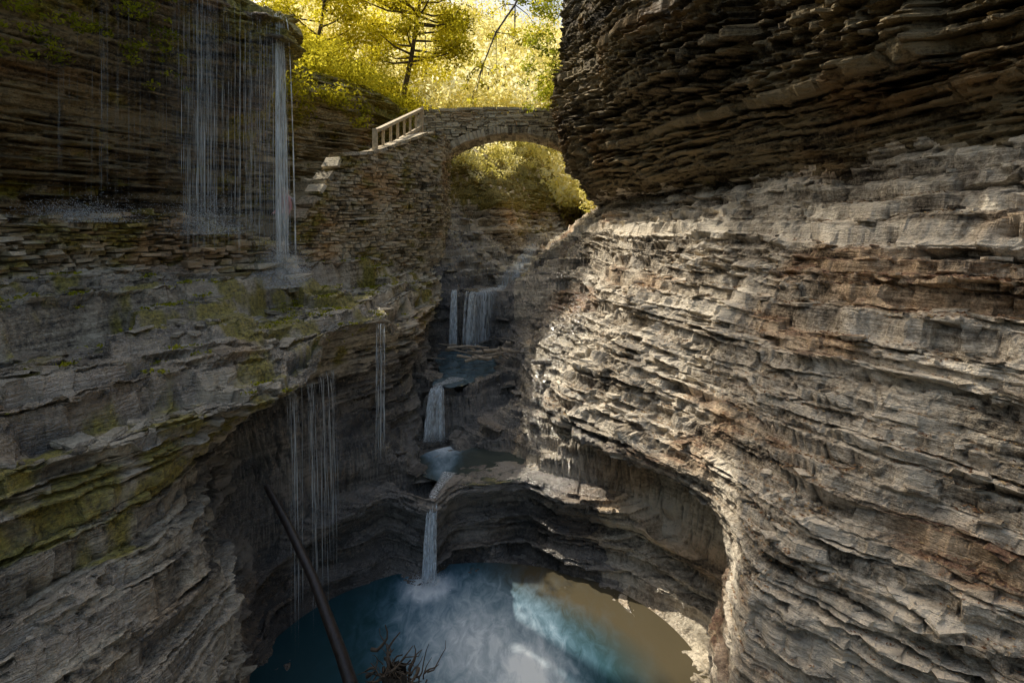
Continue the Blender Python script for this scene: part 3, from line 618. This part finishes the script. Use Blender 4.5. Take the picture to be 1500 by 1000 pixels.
ribbon('middle_waterfall_lip',[(-1.5,15.3,2.74),(-1.7,14.8,2.78),(-1.93,14.42,2.8),(-1.95,14.25,2.68)],[.6,.42,.32,.28],M_fall,dens=.9)
plunge('upper_waterfall',(-2.0,18.95,4.75),(-2.0,18.6,2.75),.17,.3,30,1.1)
plunge('upper_waterfall_side',(-1.35,18.95,4.7),(-1.5,18.6,2.75),.45,.35,22,.7)
ribbon('ledge_water',[(-5.9,13.2,6.02),(-5.4,12.6,5.98),(-5.0,12.0,5.85),(-4.7,11.3,5.7)],[1.2,1.5,1.3,.9],M_fall,dens=.5)
# ---------------------------------------------------------------- LEAVES
def leaf_mesh(name,C,size,tone,mat,parent=None,flat=0):
    n=len(C);a=rng.standard_normal((n,3));
    if flat:a[:,2]*=.15
    a/=np.linalg.norm(a,axis=1,keepdims=True);b=rng.standard_normal((n,3))
    if flat:b[:,2]*=.15
    b-=a*np.sum(a*b,1,keepdims=True);b/=np.linalg.norm(b,axis=1,keepdims=True)
    s=(np.asarray(size)*rng.uniform(.6,1.3,n))[:,None]
    V=np.stack([C-a*s,C+b*s*.45,C+a*s,C-b*s*.45],1).reshape(-1,3)
    F=np.arange(n*4).reshape(n,4)
    ob=raw_mesh(name,V,F,{'tone':np.repeat(tone,4)},mat)
    if parent:ob.parent=parent
    return ob
def clumpy(centers,radii,n_per,squash=.65):
    C=[];T=[]
    for c,r in zip(centers,radii):
        n=int(n_per*r*r)+5;d=rng.standard_normal((n,3));d/=np.linalg.norm(d,axis=1,keepdims=True)
        rr=r*rng.random(n)**.45;p=d*rr[:,None];p[:,2]*=squash
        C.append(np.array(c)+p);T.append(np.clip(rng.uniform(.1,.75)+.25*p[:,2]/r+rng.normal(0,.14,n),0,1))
    return np.concatenate(C),np.concatenate(T)
def tree(name,base,h,cr,mat,leaf=.1,dens=260,lean=(0,0),ncl=26,cz=.62,f0=.3):
    root=bpy.data.objects.new(name,None);scene.collection.objects.link(root)
    base=np.array(base,float);tp=base+[lean[0],lean[1],h*.92]
    t=np.linspace(0,1,9)[:,None];tr=base+(tp-base)*t+np.concatenate([rng.normal(0,.12,(9,2)),np.zeros((9,1))],1)*t
    lst=[(tr,np.linspace(.018*h,.004*h,9))];cen=[];rad=[]
    for q in range(ncl):
        f=rng.uniform(f0,.98);p0=base+(tp-base)*f;an=rng.uniform(0,6.28);l=cr*(1-.55*abs(f-cz)/.5)*rng.uniform(.5,1.05)
        p3=p0+[math.cos(an)*l,math.sin(an)*l,l*rng.uniform(.05,.55)];m=(p0+p3)/2+[0,0,-.08*l]
        lst.append((np.array([p0,m,p3]),np.array([.007*h,.005*h,.002*h])));cen.append(p3);rad.append(cr*rng.uniform(.2,.38))
        cen.append(m+rng.normal(0,.2*cr,3));rad.append(cr*rng.uniform(.14,.25))
    tubes('trunk_and_limbs',lst,M_bark,root)
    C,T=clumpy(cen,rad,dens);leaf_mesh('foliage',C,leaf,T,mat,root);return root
cen=[];rad=[]
for q in range(460):
    s=rng.uniform(0,1);px=np.interp(s,[0,.15,.35,.55,.75,1],[-7.4,-8.6,-8.0,-6.0,-5.0,-4.3]);py=np.interp(s,[0,.15,.35,.55,.75,1],[15,17.5,21,24.5,29,36])
    up=rng.random()**1.1;cen.append((px-up*5+rng.normal(0,.35)+.15,py+rng.normal(0,.6)+up*1.2,12.5+up*3.4+rng.normal(0,.45)+.2-(.9 if up<.25 else 0)));rad.append(rng.uniform(.35,1.1))
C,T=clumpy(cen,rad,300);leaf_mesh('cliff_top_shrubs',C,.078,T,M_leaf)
cen=[];rad=[]
for q in range(120):
    s=rng.random();px=np.interp(s,[0,1],[-8.7,-6.9]);py=np.interp(s,[0,1],[7.5,11.6]);cen.append((px+.05,py-.1,rng.uniform(9.6,13)));rad.append(rng.uniform(.08,.28))
C,T=clumpy(cen,rad,900);leaf_mesh('cliff_ferns',C,.04,np.clip(T*.8,0,1),M_leafG)
cand=np.where((np.abs(nL[:,2])>.7)&(cL[:,1]>5)&(cL[:,1]<19)&(cL[:,2]>4.4))[0];cand=cand[h3(np.floor(cL[cand,0]*1.7),np.floor(cL[cand,1]*1.7),np.zeros(len(cand)))>.72]
gp=cL[rng.choice(cand,260)];gp=np.repeat(gp,16,axis=0)+rng.normal(0,.05,(260*16,3))*[1,1,.2]+[0,0,.03]
leaf_mesh('moss_and_grass_tufts',gp,.03,np.clip(rng.normal(.5,.25,len(gp)),0,1),M_leafG)
tree('added_shade_tree',(-10.8,29,14.0),8,3.6,M_leaf,.11,240,(1.2,0))
tree('added_shade_tree',(-6.8,33,13.5),11,4.4,M_leaf,.12,220,(2.0,-.5),32)
tree('added_shade_tree',(-13.5,15.0,14.0),9,3.6,M_leafG,.13,110,(.8,0))  # unseen tree added on the left rim to shade the gorge
tree('added_shade_tree',(-12.5,21.5,14.2),20,5.2,M_leaf,.18,62,(1.5,0),44,.75,.55)  # tall tree with its crown out of view, added to shade the right wall
tree('added_shade_tree',(5.2,26,15),8,3.2,M_leafG,.10,190,(-2.2,0))
# distant hillside and forest
yy,xx=np.meshgrid(np.linspace(42,260,90),np.linspace(-160,160,120),indexing='ij')
def hillz(x,y):return 7.8+np.clip((y-46),0,None)*.55*np.exp(-((y-42)/160)**2)+.25*np.abs(x-5)
hz=hillz(xx,yy)+1.5*fbm(xx*.06,yy*.06,0*xx)
hz=np.minimum(hz,55+4*fbm(xx*.03,yy*.03,0*xx))
M_ground=simple('forest_floor',(.3,.25,.1),.9,2,.4)
grid_mesh('hillside',np.stack([xx,yy,hz],-1),None,M_ground,True,flip=True)
cen=[];rad=[];tr=[]
for q in range(900):
    y0=44+rng.random()**1.4*75;x0=rng.uniform(-.42,.34)*y0;g=float(hillz(x0,y0))
    hh=rng.uniform(4,12)
    if abs(x0-4)<3 and y0<54:hh=2
    if rng.random()<.14:tr.append((np.array([(x0,y0,g-1),(x0+rng.normal(0,.4),y0,g+hh)]),np.array([.16,.05])))
    for k in range(3):
        cen.append((x0+rng.normal(0,1.1),y0+rng.normal(0,1.1),g+hh*rng.uniform(.35,1)));rad.append(rng.uniform(1.0,2.3))
C,T=clumpy(cen,rad,38,.8);leaf_mesh('distant_forest',C,.24,np.clip(T+.12,0,1),M_leafB)
tubes('distant_trunks',tr,M_bark)
cen=[];rad=[]
for q in range(140):
    t=rng.random();y0=28+t*16;x0=np.interp(y0,[28,33,39,45],[-2.4,-1.2,.5,2.7])-rng.random()*3;cen.append((x0,y0,np.interp(y0,[28,33,39,45],[9.6,10.2,11.1,12.6])+rng.uniform(-.4,1.6)));rad.append(rng.uniform(.3,.8))
for q in range(90):
    y0=rng.uniform(31,46);x0=np.interp(y0,[31,38,46],[3.9,6.5,9.5])+rng.random()*2.5;cen.append((x0,y0,np.interp(y0,[31,38,46],[8.0,9.0,10])+rng.uniform(-.3,2.6)));rad.append(rng.uniform(.4,.9))
C,T=clumpy(cen,rad,200);leaf_mesh('streambank_shrubs',C,.1,T,M_leafB)
br=[(2.5,20.5,17.5),(1.6,19.5,16),(.4,18.5,15.2),(.1,17.6,14.1),(-.5,17,13.0),(-.9,16.8,11.9),(-1.1,16.6,11.0)]
lst=[(np.array(br),np.linspace(.06,.01,7))];cen=[];rad=[]
for q in range(26):
    i=rng.integers(1,6);p=np.array(br[i]);e=p+np.array([rng.uniform(-.9,.9),rng.uniform(-.5,.5),rng.uniform(-1.1,.1)]);lst.append((np.array([p,(p+e)/2+[0,0,.12],e]),np.array([.018,.011,.005])));cen.append(e);rad.append(rng.uniform(.12,.3))
bo=bpy.data.objects.new('overhanging_branch',None);scene.collection.objects.link(bo)
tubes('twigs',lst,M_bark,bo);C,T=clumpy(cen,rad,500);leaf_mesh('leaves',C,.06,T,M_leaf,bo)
cen=[];rad=[]
for q in range(60):
    cen.append((1.3+rng.normal(0,.5),21.3+rng.normal(0,.6),11.6+rng.random()*4.5));rad.append(rng.uniform(.2,.5))
C,T=clumpy(cen,rad,420);leaf_mesh('hanging_cliff_shrub',C,.07,T,M_leafG)
cand=np.where((np.abs(nR[:,2])>.8)&(cR[:,2]<8.2)&(cR[:,2]>1)&(cR[:,1]<14)&(cR[:,1]>3))[0]
sel=cand[h3(np.floor(cR[cand,0]*1.3),np.floor(cR[cand,1]*1.3),np.floor(cR[cand,2]*2))>.45]
sel=rng.choice(sel,min(9000,len(sel)),replace=False)
leaf_mesh('fallen_leaves',cR[sel]+[0,0,.02],.024,rng.random(len(sel)),M_litter,None,1)
# spray where the falls land
sc=[]
for c,s,n in [((-5.4,12.7,5.9),(.32,.22,.35),9000),((-6.6,11.7,6.8),(.45,.35,.35),9000),((-7.7,9.7,7.05),(.5,.3,.18),6000),((-1.62,10.55,.06),(.16,.12,.1),900),((-1.98,13.9,1.5),(.2,.1,.12),700)]:
    sc.append(np.array(c)+np.abs(rng.standard_normal((n,3)))*np.array([0,0,s[2]])+rng.standard_normal((n,3))*np.array([s[0],s[1],0]))
sc=np.concatenate(sc);leaf_mesh('waterfall_spray',sc,.0095,rng.random(len(sc)),M_drop)
# ---------------------------------------------------------------- LOG, STICKS, DRIFTWOOD
tubes('fallen_log',[(np.array([(-4.0,8.9,2.75),(-3.5,8.52,2.33),(-2.9,7.95,1.87),(-2.3,7.37,1.2),(-1.75,6.8,.5)]),np.array([.05,.065,.07,.085,.1]))],M_log)
lst=[]
def squig(c,d,l,r0,n=6):
    p=np.array(c,float);P=[p.copy()];d=np.array(d,float)
    for q in range(n-1):
        d=d+rng.normal(0,.35,3);d/=np.linalg.norm(d);p=p+d*l/(n-1);P.append(p.copy())
    return (np.array(P),np.linspace(r0,r0*.25,n))
for q in range(70):
    d=rng.standard_normal(3);d[2]=abs(d[2])*.5+.05;d/=np.linalg.norm(d);c=np.array([-1.6,7.5,.78])+rng.normal(0,1,3)*[.17,.13,.1]
    lst.append(squig(c,d,rng.uniform(.2,.5),rng.uniform(.008,.03)))
lst.append((np.array([(-1.6,7.5,.0),(-1.6,7.5,.9)]),np.array([.24,.16])));lst.append(squig((-1.66,7.45,.8),(-.05,0,1),.6,.03))
tubes('tangled_root_stump',lst,M_bark)
lst=[]
for q in range(24):
    c=np.array([-.8+rng.normal(0,.5),16.6+rng.normal(0,.5),3.0+rng.uniform(0,.35)]);an=rng.uniform(0,3.14);l=rng.uniform(.4,1.4);d=np.array([math.cos(an),math.sin(an)*.6,rng.uniform(-.2,.35)])*l/2
    lst.append((np.array([c-d,c+rng.normal(0,.04,3),c+d]),np.array([.05,.04,.02])*rng.uniform(.6,1.3)))
tubes('driftwood_pile',lst,M_drift)
# ---------------------------------------------------------------- HIKERS on the path behind the fall
M_skin=simple('skin',(.55,.36,.27),.5,20,.08);M_pink=simple('pink_jacket',(.6,.3,.3),.8,20,.15);M_blue=simple('pale_shirt',(.5,.47,.45),.8,20,.15);M_pants=simple('dark_trousers',(.05,.055,.07),.8,20,.2);M_hair=simple('brown_hair',(.06,.035,.02),.6,40,.4)
def hiker(loc,yaw,shirt,h=1.7):
    v=[(0,0,.93),(0,0,1.12),(0,.01,1.3),(0,0,1.44),(0,.01,1.52),(0,.03,1.6),(0,.02,1.7),
       (-.1,0,.88),(-.11,.03,.5),(-.12,-.03,.09),(-.13,.1,.03),(.1,0,.88),(.12,.12,.5),(.12,.06,.09),(.13,.2,.03),
       (-.2,0,1.4),(-.25,-.04,1.13),(-.24,.08,.9),(-.24,.14,.8),(.2,0,1.4),(.25,-.02,1.13),(.22,.16,.97),(.2,.24,.92)]
    e=[(0,1),(1,2),(2,3),(3,4),(4,5),(5,6),(0,7),(7,8),(8,9),(9,10),(0,11),(11,12),(12,13),(13,14),(3,15),(15,16),(16,17),(17,18),(3,19),(19,20),(20,21),(21,22)]
    r=[.15,.125,.15,.11,.055,.095,.085,.095,.062,.045,.04,.095,.062,.045,.04,.06,.047,.034,.035,.06,.047,.034,.035]
    me=bpy.data.meshes.new('hiker');me.from_pydata(v,e,[]);ob=bpy.data.objects.new('tmp',me);scene.collection.objects.link(ob)
    ob.modifiers.new('s','SKIN');ob.modifiers.new('d','SUBSURF').levels=2
    for q,rr in enumerate(r):
        s=me.skin_vertices[0].data[q];s.radius=(rr,rr*.8);s.use_root=(q==0)
    dg=bpy.context.evaluated_depsgraph_get();m2=bpy.data.meshes.new_from_object(ob.evaluated_get(dg));bpy.data.objects.remove(ob)
    m2.materials.clear()
    for mt in(M_skin,shirt,M_pants,M_hair):m2.materials.append(mt)
    for p in m2.polygons:
        c=p.center;p.use_smooth=True
        if c.z>1.5:p.material_index=3 if (c.z>1.68 or (c.y<0 and c.z>1.55)) else 0
        elif c.z>.96 :p.material_index=1
        elif abs(c.x)>.19 and c.z>.78:p.material_index=0
        else:p.material_index=2
    o=bpy.data.objects.new('hiker',m2);scene.collection.objects.link(o);o.location=loc;o.rotation_euler=(0,0,yaw);o.scale=(h/1.75,)*3
    return o
try:
    hiker((-6.1,14.6,6.38),2.6,M_pink);hiker((-6.3,15.3,6.45),2.9,M_blue,1.6)
except Exception as ex:print('hiker',ex)
# ---------------------------------------------------------------- CAMERA / LIGHT
cam=bpy.data.cameras.new('camera');co=bpy.data.objects.new('camera',cam);scene.collection.objects.link(co)
co.location=CAM;co.rotation_euler=(math.pi/2,0,0);cam.sensor_width=36;cam.lens=19.2;cam.shift_y=-170/1500;cam.clip_end=1000;cam.clip_start=.1
scene.camera=co
sd=Vector((-.46,.46,.76)).normalized()
sun=bpy.data.lights.new('sun','SUN');sun.energy=5;sun.angle=math.radians(.5);sun.color=(1,.92,.78)
so=bpy.data.objects.new('sun',sun);scene.collection.objects.link(so);so.rotation_euler=sd.to_track_quat('Z','Y').to_euler()
w=bpy.data.worlds.new('World');scene.world=w;w.use_nodes=True;nt=w.node_tree
bg=nt.nodes['Background'];sk=nt.nodes.new('ShaderNodeTexSky');sk.sky_type='NISHITA';sk.sun_disc=False
sk.sun_elevation=math.asin(sd.z);sk.sun_rotation=math.atan2(sd.x,sd.y);sk.dust_density=7;sk.air_density=1.8;sk.ozone_density=1.0
nt.links.new(sk.outputs[0],bg.inputs[0]);bg.inputs[1].default_value=.15
scene.view_settings.view_transform='Standard'
try:scene.view_settings.look='None'
except Exception:pass
scene.view_settings.exposure=0
